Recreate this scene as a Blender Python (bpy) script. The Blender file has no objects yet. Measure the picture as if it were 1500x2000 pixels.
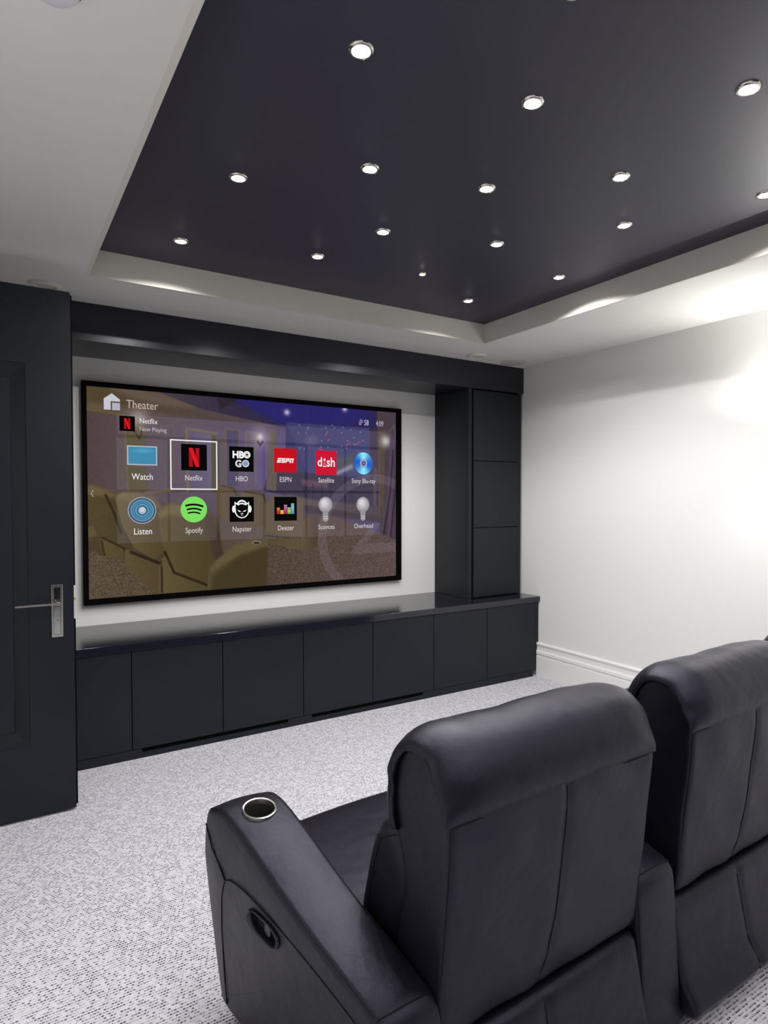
import bpy, bmesh, math, random
import numpy as np
from mathutils import Vector, Matrix
PI = math.pi
rnd = random.Random(4)
S = bpy.context.scene
C = S.collection

# ---------------------------------------------------------------- camera, world, exposure
YAW, PITCH = math.radians(32.887), math.radians(-1.458)
cam_d = bpy.data.cameras.new('camera')
cam = bpy.data.objects.new('camera', cam_d); C.objects.link(cam); S.camera = cam
cam.location = (0, 0, 1.4)
cam.rotation_euler = (PI/2 + PITCH, 0, -YAW)
cam_d.sensor_fit = 'VERTICAL'; cam_d.sensor_height = 36.0
cam_d.lens = 1237.0/2000.0*36.0
cam_d.shift_x = (750-790.2)/2000.0
cam_d.shift_y = (1005.5-1000)/2000.0
cam_d.clip_start = 0.02

w = bpy.data.worlds.new('world'); S.world = w; w.use_nodes = True
w.node_tree.nodes['Background'].inputs[0].default_value = (0.8, 0.85, 1, 1)
w.node_tree.nodes['Background'].inputs[1].default_value = 0.3
S.view_settings.view_transform = 'Standard'
S.view_settings.look = 'None'
S.view_settings.gamma = 1
S.view_settings.exposure = 0.0
S.view_settings.use_curve_mapping = False

STAR_W = 14.5        # watts of one star downlight
SCONCE_UP, SCONCE_DOWN = 44.0, 11.0

# room numbers (metres)
XL, XR, YF, YB, ZC = -0.42, 3.602, 4.24, -3.0, 2.45
CX0, CX1, CY0, CY1, CZ = 0.386, 2.797, -2.1, 3.33, 2.578

# ---------------------------------------------------------------- helpers
def lin(c):
    return tuple(((v/255)/12.92 if v/255 <= .04045 else ((v/255+.055)/1.055)**2.4) for v in c[:3])

def mat(name, col=(200, 200, 200), rough=.5, metal=0, spec=.5, emit=None, estr=1, bump=None, vary=None, linear=False, coat=0):
    m = bpy.data.materials.new(name); m.use_nodes = True
    nt = m.node_tree; b = nt.nodes['Principled BSDF']
    c = col if linear else lin(col)
    b.inputs['Base Color'].default_value = (*c, 1)
    b.inputs['Roughness'].default_value = rough
    b.inputs['Metallic'].default_value = metal
    b.inputs['Specular IOR Level'].default_value = spec
    b.inputs['Coat Weight'].default_value = coat
    if emit:
        b.inputs['Emission Color'].default_value = (*lin(emit), 1)
        b.inputs['Emission Strength'].default_value = estr
    if bump or vary:
        tc = nt.nodes.new('ShaderNodeTexCoord')
    if vary:
        n = nt.nodes.new('ShaderNodeTexNoise'); n.inputs['Scale'].default_value = vary[0]; n.inputs['Detail'].default_value = 3
        nt.links.new(tc.outputs['Object'], n.inputs['Vector'])
        mx = nt.nodes.new('ShaderNodeMix'); mx.data_type = 'RGBA'
        mx.inputs[6].default_value = (*[v*(1-vary[1]) for v in c], 1)
        mx.inputs[7].default_value = (*[min(1, v*(1+vary[1])) for v in c], 1)
        nt.links.new(n.outputs['Fac'], mx.inputs[0]); nt.links.new(mx.outputs[2], b.inputs['Base Color'])
    if bump:
        prev = None
        for sc, st, dist in bump:
            n = nt.nodes.new('ShaderNodeTexNoise'); n.inputs['Scale'].default_value = sc; n.inputs['Detail'].default_value = 2
            nt.links.new(tc.outputs['Object'], n.inputs['Vector'])
            bp = nt.nodes.new('ShaderNodeBump'); bp.inputs['Strength'].default_value = st; bp.inputs['Distance'].default_value = dist
            nt.links.new(n.outputs['Fac'], bp.inputs['Height'])
            if prev: nt.links.new(prev.outputs['Normal'], bp.inputs['Normal'])
            prev = bp
        nt.links.new(prev.outputs['Normal'], b.inputs['Normal'])
    return m

def leather_mat(name, col):
    m = mat(name, col, rough=.37, spec=.36, linear=True, bump=[(9, .35, .012), (28, .25, .004)])
    nt = m.node_tree; b = nt.nodes['Principled BSDF']
    b.inputs['Specular Tint'].default_value = (.80, .785, 1, 1)
    tc = [n for n in nt.nodes if n.type == 'TEX_COORD'][0]
    v = nt.nodes.new('ShaderNodeTexVoronoi'); v.inputs['Scale'].default_value = 420
    v.feature = 'DISTANCE_TO_EDGE'
    nt.links.new(tc.outputs['Object'], v.inputs['Vector'])
    bp = nt.nodes.new('ShaderNodeBump'); bp.inputs['Strength'].default_value = .6; bp.inputs['Distance'].default_value = .0007
    nt.links.new(v.outputs['Distance'], bp.inputs['Height'])
    prev = b.inputs['Normal'].links[0].from_socket
    nt.links.new(prev, bp.inputs['Normal']); nt.links.new(bp.outputs['Normal'], b.inputs['Normal'])
    return m

M = dict(
    white=mat('white_wall_paint', (222, 222, 219), .75, spec=.2, bump=[(220, .05, .001)]),
    ceil=mat('white_ceiling_paint', (212, 211, 207), .8, spec=.15),
    ivory=mat('coffer_side_paint', (206, 202, 194), .8, spec=.15),
    trim=mat('white_gloss_trim', (232, 231, 228), .35),
    navyceil=mat('navy_ceiling_paint', (.040, .038, .056), .45, spec=.35, linear=True, vary=(1.2, .10)),
    navy=mat('navy_satin_lacquer', (.0070, .0090, .0145), .38, spec=.34, linear=True, vary=(1.5, .12), bump=[(500, .04, .0004)]),
    navygloss=mat('navy_gloss_lacquer', (.0100, .0105, .0190), .30, spec=.5, linear=True),
    navytop=mat('navy_gloss_worktop', (.0100, .0105, .0190), .10, spec=.7, linear=True),
    dark=mat('black_recess', (.0015, .0015, .002), .8, spec=.1, linear=True),
    bezel=mat('black_velvet', (.0015, .0015, .002), .8, spec=.05, linear=True),
    chrome=mat('polished_nickel', (205, 202, 190), .16, metal=1),
    mirror=mat('mirror_nickel', (190, 192, 186), .06, metal=1),
    brass=mat('pale_brass', (216, 190, 130), .35, metal=.7),
    whiteplastic=mat('white_plastic', (214, 213, 222), .4),
    offwhite=mat('off_white_metal', (205, 203, 194), .4),
    grille=mat('speaker_grille', (186, 186, 174), .8, spec=.1),
    steel=mat('brushed_steel', (196, 194, 190), .28, metal=1),
    cupin=mat('dark_cup_lining', (90, 90, 86), .35, metal=.8),
    thread=mat('leather_thread', (.004, .004, .006), .7, spec=.2, linear=True),
    plastic=mat('black_plastic', (.012, .012, .017), .3, spec=.5, linear=True),
    leather=leather_mat('navy_black_leather', (.0062, .0061, .0110)),
    starlens=mat('lit_star_lens', (255, 255, 255), .3, emit=(255, 253, 250), estr=60),
    sconceglow=mat('lit_diffuser', (255, 255, 255), .5, emit=(255, 246, 230), estr=8),
)

class MB:
    def __init__(s): s.v = []; s.f = []; s.m = []
    def add(s, vs, fs, mi=0):
        o = len(s.v); s.v += [tuple(p) for p in vs]
        s.f += [tuple(i+o for i in f) for f in fs]; s.m += [mi]*len(fs)
    def box(s, x0, y0, z0, x1, y1, z1, mi=0):
        vs = [(x, y, z) for x in (x0, x1) for y in (y0, y1) for z in (z0, z1)]
        s.add(vs, [(0, 1, 3, 2), (4, 6, 7, 5), (0, 4, 5, 1), (2, 3, 7, 6), (0, 2, 6, 4), (1, 5, 7, 3)], mi)
    def loft(s, rings, mi=0, closed=True, caps=True):
        n = len(rings[0]); vs = [p for r in rings for p in r]; fs = []
        for i in range(len(rings)-1):
            for j in range(n if closed else n-1):
                k = (j+1) % n
                fs.append((i*n+j, i*n+k, (i+1)*n+k, (i+1)*n+j))
        if caps:
            fs.append(tuple(reversed(range(n)))); fs.append(tuple((len(rings)-1)*n+j for j in range(n)))
        s.add(vs, fs, mi)
    def lathe(s, prof, c=(0, 0, 0), seg=32, mi=0, axis='z', caps=False):
        rings = []
        for r, h in prof:
            ring = []
            for k in range(seg):
                a = 2*PI*k/seg
                p = (r*math.cos(a), r*math.sin(a), h)
                if axis == 'y': p = (p[0], h, -p[1])
                if axis == 'x': p = (h, p[0], p[1])
                ring.append((c[0]+p[0], c[1]+p[1], c[2]+p[2]))
            rings.append(ring)
        s.loft(rings, mi, True, caps)
    def tube(s, pts, r, seg=8, mi=0):
        pts = [Vector(p) for p in pts]; rings = []
        for i, p in enumerate(pts):
            d = (pts[min(i+1, len(pts)-1)] - pts[max(i-1, 0)]).normalized()
            a = d.cross(Vector((0, 0, 1)))
            if a.length < .05: a = d.cross(Vector((1, 0, 0)))
            a.normalize(); b = d.cross(a)
            rings.append([tuple(p + a*r*math.cos(2*PI*k/seg) + b*r*math.sin(2*PI*k/seg)) for k in range(seg)])
        s.loft(rings, mi)
    def build(s, name, mats, parent=None, smooth=False, bevel=0, sub=0, seg=2, angle=40):
        me = bpy.data.meshes.new(name)
        me.from_pydata(s.v, [], s.f)
        if not isinstance(mats, (list, tuple)): mats = [mats]
        for m in mats: me.materials.append(m)
        me.polygons.foreach_set('material_index', s.m)
        bm = bmesh.new(); bm.from_mesh(me); bmesh.ops.recalc_face_normals(bm, faces=bm.faces); bm.to_mesh(me); bm.free()
        o = bpy.data.objects.new(name, me); C.objects.link(o)
        if parent: o.parent = parent
        if bevel:
            b = o.modifiers.new('bevel', 'BEVEL'); b.width = bevel; b.segments = seg; b.limit_method = 'ANGLE'; b.angle_limit = math.radians(30)
        if sub:
            q = o.modifiers.new('subdivision', 'SUBSURF'); q.levels = sub; q.render_levels = sub
        if smooth:
            me.polygons.foreach_set('use_smooth', [True]*len(me.polygons))
            if angle < 180: me.set_sharp_from_angle(angle=math.radians(angle))
        return o

def tag(o, label=None, cat=None, group=None, kind=None):
    if label: o['label'] = label
    if cat: o['category'] = cat
    if group: o['group'] = group
    if kind: o['kind'] = kind
    return o

def thing(name, label, cat, loc=(0, 0, 0), rz=0, group=None):
    o = bpy.data.objects.new(name, None); C.objects.link(o)
    o.empty_display_size = .1
    o.location = loc; o.rotation_euler = (0, 0, rz)
    return tag(o, label, cat, group)

def copy_tree(o, parent=None):
    c = o.copy(); C.objects.link(c)
    if parent: c.parent = parent
    for ch in list(o.children): copy_tree(ch, c)
    return c

def structure(name, mb, m, **k):
    o = mb.build(name, m, **k); o['kind'] = 'structure'; return o

# ---------------------------------------------------------------- the room
def carpet_mat():
    m = bpy.data.materials.new('woven_carpet'); m.use_nodes = True
    nt = m.node_tree; N = nt.nodes; L = nt.links; b = N['Principled BSDF']
    b.inputs['Roughness'].default_value = .95; b.inputs['Specular IOR Level'].default_value = .1
    tc = N.new('ShaderNodeTexCoord')
    sep = N.new('ShaderNodeSeparateXYZ'); L.new(tc.outputs['Object'], sep.inputs[0])
    def math_(op, a, bb=None, cc=None):
        n = N.new('ShaderNodeMath'); n.operation = op
        for i, q in enumerate((a, bb, cc)):
            if q is None: continue
            if isinstance(q, (int, float)): n.inputs[i].default_value = q
            else: L.new(q, n.inputs[i])
        return n.outputs[0]
    row = math_('FLOOR', math_('MULTIPLY', sep.outputs[1], 1/.0105))
    rfr = math_('FRACT', math_('MULTIPLY', sep.outputs[1], 1/.0105))
    xs = math_('ADD', math_('MULTIPLY', sep.outputs[0], 1/.0085), math_('MULTIPLY', row, .5))
    col = math_('FLOOR', xs); cfr = math_('FRACT', xs)
    cmb = N.new('ShaderNodeCombineXYZ'); L.new(row, cmb.inputs[0]); L.new(col, cmb.inputs[1])
    wn = N.new('ShaderNodeTexWhiteNoise'); wn.noise_dimensions = '2D'; L.new(cmb.outputs[0], wn.inputs['Vector'])
    big = N.new('ShaderNodeTexNoise'); big.inputs['Scale'].default_value = 26; big.inputs['Detail'].default_value = 2
    L.new(tc.outputs['Object'], big.inputs['Vector'])
    # dashes: central part of a cell, stronger in some cells
    inr = math_('LESS_THAN', math_('ABSOLUTE', math_('SUBTRACT', rfr, .5)), .24)
    inc = math_('LESS_THAN', math_('ABSOLUTE', math_('SUBTRACT', cfr, .5)), .40)
    thr = math_('ADD', math_('MULTIPLY', big.outputs['Fac'], .9), wn.outputs['Value'])
    amt = N.new('ShaderNodeMapRange'); amt.inputs['From Min'].default_value = .55; amt.inputs['From Max'].default_value = 1.35
    amt.inputs['To Min'].default_value = .08; amt.inputs['To Max'].default_value = .95; L.new(thr, amt.inputs['Value'])
    dash = math_('MULTIPLY', math_('MULTIPLY', inr, inc), amt.outputs[0])
    # yarn fleck that survives at a distance
    fl = N.new('ShaderNodeTexNoise'); fl.inputs['Scale'].default_value = 150; fl.inputs['Detail'].default_value = 1
    L.new(tc.outputs['Object'], fl.inputs['Vector'])
    flr = N.new('ShaderNodeMapRange'); flr.inputs['From Min'].default_value = .56; flr.inputs['From Max'].default_value = .72
    flr.inputs['To Min'].default_value = 0; flr.inputs['To Max'].default_value = .34; L.new(fl.outputs['Fac'], flr.inputs['Value'])
    tot = math_('MAXIMUM', dash, flr.outputs[0])
    mx = N.new('ShaderNodeMix'); mx.data_type = 'RGBA'
    mx.inputs[6].default_value = (*lin((222, 220, 228)), 1); mx.inputs[7].default_value = (*lin((62, 60, 76)), 1)
    L.new(tot, mx.inputs[0]); L.new(mx.outputs[2], b.inputs['Base Color'])
    hh = math_('SUBTRACT', math_('SINE', math_('MULTIPLY', rfr, PI)), dash)
    bp = N.new('ShaderNodeBump'); bp.inputs['Strength'].default_value = .5; bp.inputs['Distance'].default_value = .0015
    L.new(hh, bp.inputs['Height']); L.new(bp.outputs['Normal'], b.inputs['Normal'])
    return m
M['carpet'] = carpet_mat()

q = MB(); q.box(XL-.02, YB, -.06, XR, YF, 0); structure('floor', q, M['carpet'])
q = MB(); q.box(XL-.12, YF, 0, XR+.12, YF+.12, 2.7); structure('wall_front', q, M['white'])
q = MB(); q.box(XR, YB-.12, -.06, XR+.12, YF, 2.7); structure('wall_right', q, M['white'])
q = MB(); q.box(XL-.12, YB-.12, 0, XR, YB, 2.7); structure('wall_back', q, M['navy'])
# left wall with the door opening (y 2.44 .. 3.19)
q = MB()
q.box(XL-.12, YB, 0, XL, 2.44, 2.7); q.box(XL-.12, 3.235, 0, XL, YF, 2.7); q.box(XL-.12, 2.44, 2.34, XL, 3.235, 2.7)
structure('wall_left', q, M['white'])
q = MB(); q.box(XL-1.3, 1.6, -.06, XL-.02, 4.0, 0); structure('floor', q, M['carpet'])
q = MB(); q.box(XL-1.42, 1.48, 0, XL-1.3, 4.12, 2.5); q.box(XL-1.3, 1.48, 0, XL-.12, 1.6, 2.5); q.box(XL-1.3, 4.0, 0, XL-.12, 4.12, 2.5)
structure('wall_hallway', q, M['white'])
q = MB(); q.box(XL-1.42, 1.48, 2.5, XL-.12, 4.12, 2.6); structure('ceiling', q, M['ceil'])
q = MB()
q.box(XL-.14, 2.40, 0, XL+.018, 2.44, 2.38); q.box(XL-.14, 3.235, 0, XL+.018, 3.275, 2.38); q.box(XL-.14, 2.44, 2.34, XL+.018, 3.235, 2.38)
structure('trim_1', q, M['trim'], bevel=.003)

# ceiling ring round the coffer, coffer sides, navy panel
def plan_box(q, x0, y0, x1, y1, z0, z1): q.box(x0, y0, z0, x1, y1, z1)
q = MB()
q.box(XL, YB, ZC, CX0-.02, YF, ZC+.14); q.box(CX1+.02, YB, ZC, XR, YF, ZC+.14)
q.box(CX0-.02, CY1+.02, ZC, CX1+.02, YF, ZC+.14); q.box(CX0-.02, YB, ZC, CX1+.02, CY0-.02, ZC+.14)
ring = structure('ceiling', q, M['ceil'])
q = MB()
q.box(CX0-.02, CY0-.02, ZC, CX0, CY1+.02, ZC+.14); q.box(CX1, CY0-.02, ZC, CX1+.02, CY1+.02, ZC+.14)
q.box(CX0, CY1, ZC, CX1, CY1+.02, ZC+.14); q.box(CX0, CY0-.02, ZC, CX1, CY0, ZC+.14)
structure('trim_2', q, M['ivory'])
q = MB(); q.box(CX0, CY0, CZ, CX1, CY1, CZ+.06); structure('ceiling', q, M['navyceil'])
q = MB(); q.box(XL-.1, YB-.1, 2.7, XR+.1, YF+.1, 2.76); structure('ceiling', q, M['ceil'])

# moulded skirting on the right wall
prof = [(0, 0), (.022, 0), (.022, .158), (.019, .164), (.019, .172), (.026, .178), (.026, .196), (.020, .204), (.014, .207), (.013, .238),
        (.017, .243), (.023, .250), (.023, .258), (.017, .264), (0, .266)]
def skirting(name, a, b, side):
    q = MB(); rings = []
    for y in (a, b): rings.append([(side[0] + side[1]*d, y, z) for d, z in prof])
    q.loft(rings); return structure(name, q, M['trim'], smooth=True, angle=25)
skirting('baseboard_right', YB, 3.618, (XR, -1))
skirting('baseboard_left', YB, 2.40, (XL, 1))

# ---------------------------------------------------------------- open door
d = bpy.data.objects.new('door_1', None); C.objects.link(d); d.location = (XL+.005, 3.17, 0); d['kind'] = 'structure'
q = MB()
X0, X1, Z0, Z1 = 0.0, .705, .012, 2.311
ox0, ox1, oz0, oz1 = .16, .531, .328, 1.981
def rect(x0, z0, x1, z1, y): return [(x0, y, z0), (x1, y, z0), (x1, y, z1), (x0, y, z1)]
loops = [rect(X0, Z0, X1, Z1, .044), rect(X0, Z0, X1, Z1, 0), rect(ox0, oz0, ox1, oz1, 0), rect(ox0+.001, oz0+.001, ox1-.001, oz1-.001, .003),
         rect(ox0+.054, oz0+.062, ox1-.054, oz1-.066, .017), rect(ox0+.057, oz0+.065, ox1-.057, oz1-.069, .0115)]
q.loft(loops)
# small lower bolection line
leaf = q.build('door_leaf', M['navy'], d)
q = MB(); q.box(X1, .012, Z0+.01, X1+.0075, .044, .858); q.box(X1, .012, 1.012, X1+.0075, .044, Z1-.01)
q.build('door_rebate', M['dark'], leaf)
q = MB(); q.loft([rect(.617, .789, .661, 1.021, 0), rect(.617, .789, .661, 1.021, -.004), rect(.619, .791, .659, 1.019, -.006), rect(.6255, .799, .6525, 1.011, -.006), rect(.627, .801, .651, 1.009, -.0035)])
hd = q.build('door_handle', M['chrome'], leaf)
q = MB(); q.box(.6275, -.0042, .8015, .6505, -.0034, 1.0085)
# mirror face is gently domed
q.build('backplate_mirror', M['mirror'], leaf)
q = MB(); q.box(.478, -.060, .9395, .650, -.048, .9475); q.lathe([(.0001, 0), (.008, 0), (.008, -.05), (.0001, -.05)], (.640, -.004, .9435), 20, axis='y')
q.build('lever', M['chrome'], leaf, bevel=.0015)
q = MB(); q.lathe([(.0001, -.012), (.0045, -.012), (.0045, 0), (.0001, 0)], (.639, -.0015, .862), 16, axis='y'); q.box(.6365, -.018, .858, .6415, -.012, .866)
q.build('thumb_turn', M['chrome'], leaf, bevel=.0006)
q = MB(); q.box(X1, .014, .944, X1+.0095, .030, .961); q.build('latch_bolt', M['brass'], leaf, bevel=.0015)

# ---------------------------------------------------------------- low media cabinets
YC = 3.602
def cabinet(x0, x1, mids, slot, label, endcap=False):
    t = thing('base_cabinet', label, 'cabinet', (x0, YC, 0), 0, None)
    W = x1-x0; q = MB()
    q.box(0, .032, .05, W, .63, .588)
    if endcap: q.box(W, .012, .27, W+.020, .63, .588); q.box(W-.012, .012, .05, W, .032, .588)
    q.build('carcass', M['navy'], t)
    es = [0]+[m-x0 for m in mids]+[W-(.013 if endcap else 0)]
    for a, b in zip(es[:-1], es[1:]):
        q = MB(); q.box(a+.0022, .010, .053, b-.0022, .030, .585)
        q.build('door', M['navy'], t, bevel=.0012)
    q = MB()
    if slot:
        a, b = slot[0]-x0, slot[1]-x0
        q.box(0, .013, 0, W, .03, .030); q.box(0, .013, .030, a, .03, .050); q.box(b, .013, .030, W, .03, .050)
    else:
        q.box(0, .013, 0, W-(.035 if endcap else 0), .03, .050)
    q.build('plinth', M['navy'], t)
    if slot:
        q = MB(); q.box(a, .026, .030, b, .0315, .0505)
        q.build('vent_slot', M['dark'], t)
        t.children[-1]['label'] = 'black ventilation slot in the plinth'
    return t
cabinet(XL+.004, .600, [.105], None, 'low navy cabinet partly hidden behind the open door')
cabinet(.600, 1.590, [1.089], (.650, 1.490), 'two-door navy cabinet with long black vent slot, nearest the open door')
cabinet(1.590, 2.582, [2.087], (1.647, 2.489), 'two-door navy cabinet with black vent slot, below the right half of the screen')
cabinet(2.582, 3.576, [3.071], None, 'two-door navy cabinet without a slot under the tall cupboard', True)
q = MB(); q.box(XL+.003, YC-.004, .589, 3.599, YF-.002, .631)
o = q.build('worktop', M['navytop'], None, bevel=.0015)
tag(o, 'long glossy navy worktop over the low cabinets along the screen wall', 'worktop')
# tall cupboard
t = thing('tall_cupboard', 'tall navy cupboard with three stacked doors standing right of the screen', 'cupboard', (3.036, 3.797, .6325))
q = MB()
q.box(0, 0, 0, .030, .44, 1.611); q.box(.497, 0, 0, .536, .44, 1.611); q.box(.03, .03, 0, .497, .44, 1.611)
q.build('carcass', M['navy'], t)
for a, b in ((.006, .541), (.546, 1.058), (1.063, 1.598)):
    q = MB(); q.box(.047, -.004, a, .494, .018, b); q.build('door', M['navy'], t, bevel=.002)
q = MB(); q.box(.031, .020, 0, .046, .0295, 1.61); q.build('shadow_gap', M['dark'], t)
q = MB(); q.lathe([(.0001, -.004), (.003, -.003), (.004, 0), (.0001, .001)], (.0385, .014, .213), 12, axis='y'); q.build('door_bumper', M['whiteplastic'], t, smooth=True)
t.children[-1]['label'] = 'tiny white door bumper'
# pelmet
q = MB(); q.box(XL+.003, 3.795, 2.246, 3.599, YF-.002, ZC-.0015)
tag(q.build('pelmet', M['navygloss'], None, bevel=.0015), 'deep navy pelmet box running along the ceiling above the screen', 'pelmet')

# ---------------------------------------------------------------- projection screen with its picture
SX0, SX1, SZ0, SZ1, SY = .4655, 2.6345, .797, 2.070, 4.200
scr = thing('wall_screen', 'large black-framed screen on the wall showing a media menu of app icons', 'screen', (0, SY, 0))
q = MB()
a = (.4385, .7605, 2.683, 2.1015)
q.loft([rect(a[0], a[1], a[2], a[3], .036), rect(a[0], a[1], a[2], a[3], -.006), rect(a[0]+.002, a[1]+.002, a[2]-.002, a[3]-.002, -.008),
        rect(SX0-.001, SZ0-.001, SX1+.001, SZ1+.001, -.008), rect(SX0, SZ0, SX1, SZ1, 0.002)])
q.build('frame', M['bezel'], scr)

def screen_emit(name, col, s=1.0):
    m = bpy.data.materials.new(name); m.use_nodes = True; b = m.node_tree.nodes['Principled BSDF']
    b.inputs['Base Color'].default_value = (.002, .002, .002, 1); b.inputs['Roughness'].default_value = .6
    b.inputs['Specular IOR Level'].default_value = 0
    b.inputs['Emission Color'].default_value = (*lin(col), 1); b.inputs['Emission Strength'].default_value = s
    return m
EM = {}
def em(c):
    c = tuple(c)
    if c not in EM: EM[c] = screen_emit('lit_pixels_%d' % len(EM), c)
    return EM[c]

# the still picture shown on the screen: a dim home cinema with tan armchairs, painted per vertex
NX, NZ = 560, 330
gx = np.linspace(SX0, SX1, NX); gz = np.linspace(SZ0, SZ1, NZ)
PX, PZ = np.meshgrid(gx, gz); IMG = np.zeros((NZ, NX, 3)); IMG[:] = (84, 66, 66)
rs = np.random.RandomState(3)
def inside(pts):
    m = np.zeros(PX.shape, bool); n = len(pts); j = n-1
    for i in range(n):
        xi, zi = pts[i]; xj, zj = pts[j]
        cnd = ((zi > PZ) != (zj > PZ)) & (PX < (xj-xi)*(PZ-zi)/((zj-zi) or 1e-9)+xi)
        m ^= cnd; j = i
    return m
def blur(a, r):
    for ax in (0, 1):
        for _ in range(2):
            k = np.cumsum(np.concatenate([np.repeat(a.take([0], ax), r+1, ax), a, np.repeat(a.take([-1], ax), r, ax)], ax), ax)
            a = (k.take(range(2*r+1, k.shape[ax]), ax)-k.take(range(0, k.shape[ax]-2*r-1), ax))/(2*r+1)
    return a
def pp(pts, c0, c1=None, a=1.0, d='x', soft=0):
    pts = [(pts[i], pts[i+1]) for i in range(0, len(pts), 2)]
    m = inside(pts).astype(float)
    if soft: m = blur(m, soft)
    m = (m*a)[..., None]
    c0 = np.array(c0, float); col = c0
    if c1:
        G = PX if d == 'x' else PZ; v = [p[0] if d == 'x' else p[1] for p in pts]
        t = np.clip((G-min(v))/(max(v)-min(v)), 0, 1)[..., None]; col = c0*(1-t)+np.array(c1, float)*t
    IMG[:] = IMG*(1-m)+col*m
def pl(pts, w_, c, a=1.0):
    pts = [(pts[i], pts[i+1]) for i in range(0, len(pts), 2)]
    D = np.full(PX.shape, 9.0)
    for (x0, z0), (x1, z1) in zip(pts[:-1], pts[1:]):
        L2 = (x1-x0)**2+(z1-z0)**2+1e-9; t = np.clip(((PX-x0)*(x1-x0)+(PZ-z0)*(z1-z0))/L2, 0, 1)
        D = np.minimum(D, np.hypot(PX-x0-t*(x1-x0), PZ-z0-t*(z1-z0)))
    m = (np.clip(1-(D-w_)/.004, 0, 1)*a)[..., None]; IMG[:] = IMG*(1-m)+np.array(c, float)*m
def glow(x, z, r, c, a):
    m = (a*np.exp(-((PX-x)**2+(PZ-z)**2)/r**2))[..., None]; IMG[:] = IMG*(1-m)+np.array(c, float)*m
# walls
pp([0.456,2.094,2.716,2.139,2.716,0.766,0.441,0.769], (84, 66, 66), (74, 62, 104))
pp([0.936,1.964,1.730,1.898,1.728,1.449,0.931,1.444], (88, 70, 84), (88, 72, 134), .9, soft=10)
# pale cove and ceiling
pp([0.456,2.094,0.814,2.075,1.161,2.007,1.749,1.910,1.673,1.884,1.261,1.914,0.843,1.937,0.454,1.951], (82, 68, 40), (84, 66, 84))
pp([0.468,1.974,0.724,1.957,1.261,1.907,1.673,1.884,1.673,1.841,1.160,1.861,0.694,1.920,0.468,1.937], (104, 88, 62), (74, 54, 96), .8, soft=3)
pp([0.567,2.074,0.844,2.069,1.161,1.997,0.967,1.982,0.730,2.020], (110, 92, 78), None, .6, soft=3)
pp([0.799,2.096,1.331,2.079,1.730,1.898,1.400,1.944,1.128,1.988], (74, 60, 66), (36, 32, 72))
pp([1.229,2.104,2.692,2.137,2.692,1.917,1.730,1.895,1.400,2.033], (40, 34, 96), (42, 36, 84))
pp([1.401,2.075,2.392,2.074,2.356,1.971,1.730,1.909,1.580,1.970], (38, 32, 120), None, .7, soft=6)
pp([1.245,2.071,1.383,2.066,1.262,1.988], (40, 34, 34), None, .8, soft=2)
pl([1.229,2.080,1.337,2.028,1.730,1.906], .004, (52, 40, 70), .7)
for p_ in ((1.731,2.006), (2.187,2.066)): glow(*p_, .02, (210, 200, 210), .9)
# picture within the picture: dark starry sky with pink streaks and pale curved band
pp([1.723,1.937,2.401,1.935,2.400,1.570,2.259,1.548,1.885,1.578,1.717,1.611], (46, 46, 96), (52, 52, 104))
IMG += (inside([(1.723,1.937), (2.401,1.935), (2.400,1.570), (1.885,1.578)])[..., None])*blur(rs.rand(NZ, NX), 3)[..., None]*18
pp([2.401,1.935,2.482,1.932,2.486,1.453,2.400,1.492], (58, 46, 66), None, .9, soft=2)
pp([2.118,1.704,2.259,1.728,2.250,1.659,2.118,1.617], (70, 78, 76), None, .8, soft=2)
pp([2.118,1.602,2.250,1.662,2.259,1.628,2.118,1.572], (150, 150, 150), None, .8, soft=2)
for k in range(26):
    x_, z_ = rs.uniform(1.80, 2.40), rs.uniform(1.74, 1.96); glow(x_, z_, .005, (170, 165, 200), .7)
for p_ in ([2.031,1.861,2.044,1.888], [2.199,1.794,2.233,1.818], [2.277,1.805,2.316,1.830], [1.974,1.765,2.006,1.752], [2.048,1.824,2.064,1.833]): pl(p_, .002, (190, 60, 120), .8)
pp([1.862,1.808,1.886,1.846,1.942,1.856,1.974,1.828,1.958,1.790,1.901,1.773], (96, 92, 126), None, .6, soft=5)
# darker stage wall under the picture
pp([1.593,1.607,2.400,1.550,2.504,1.434,2.504,1.256,1.728,1.420,1.559,1.455], (46, 40, 66), (52, 42, 66))
pp([1.837,1.537,2.055,1.526,2.046,1.477,1.845,1.493], (92, 62, 80), None, .9, soft=1)
for x_ in (1.86, 1.93, 2.0, 2.07): pl([x_, 1.50, x_, 1.37], .003, (30, 26, 44), .8)
# wall panels, door and pilasters with tan frames
pp([0.685,1.913,0.794,1.883,0.796,1.443,0.695,1.452], (84, 74, 40), (86, 78, 48))
pp([0.468,1.928,0.676,1.897,0.677,1.436,0.468,1.457], (80, 64, 62), (90, 74, 76), .8)
pp([0.797,1.874,0.935,1.873,0.937,1.438,0.802,1.443], (88, 74, 84), None, .8)
pl([0.462,1.937,0.673,1.912,0.689,1.449], .006, (104, 86, 48), .8); pl([0.800,1.883,0.960,1.868,0.963,1.510], .004, (96, 80, 56), .7)
pp([1.036,1.860,1.240,1.838,1.237,1.446,1.039,1.451], (96, 82, 72), None, .8); pp([1.065,1.835,1.203,1.816,1.200,1.462,1.065,1.461], (82, 72, 108), (96, 86, 116), .9)
pp([1.203,1.816,1.233,1.811,1.230,1.446,1.200,1.446], (76, 70, 44)); pl([1.045,1.445,1.042,1.853,1.240,1.832], .005, (112, 98, 80), .8)
for x0_, x1_ in ((441, 467), (480, 500)): pass
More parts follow.
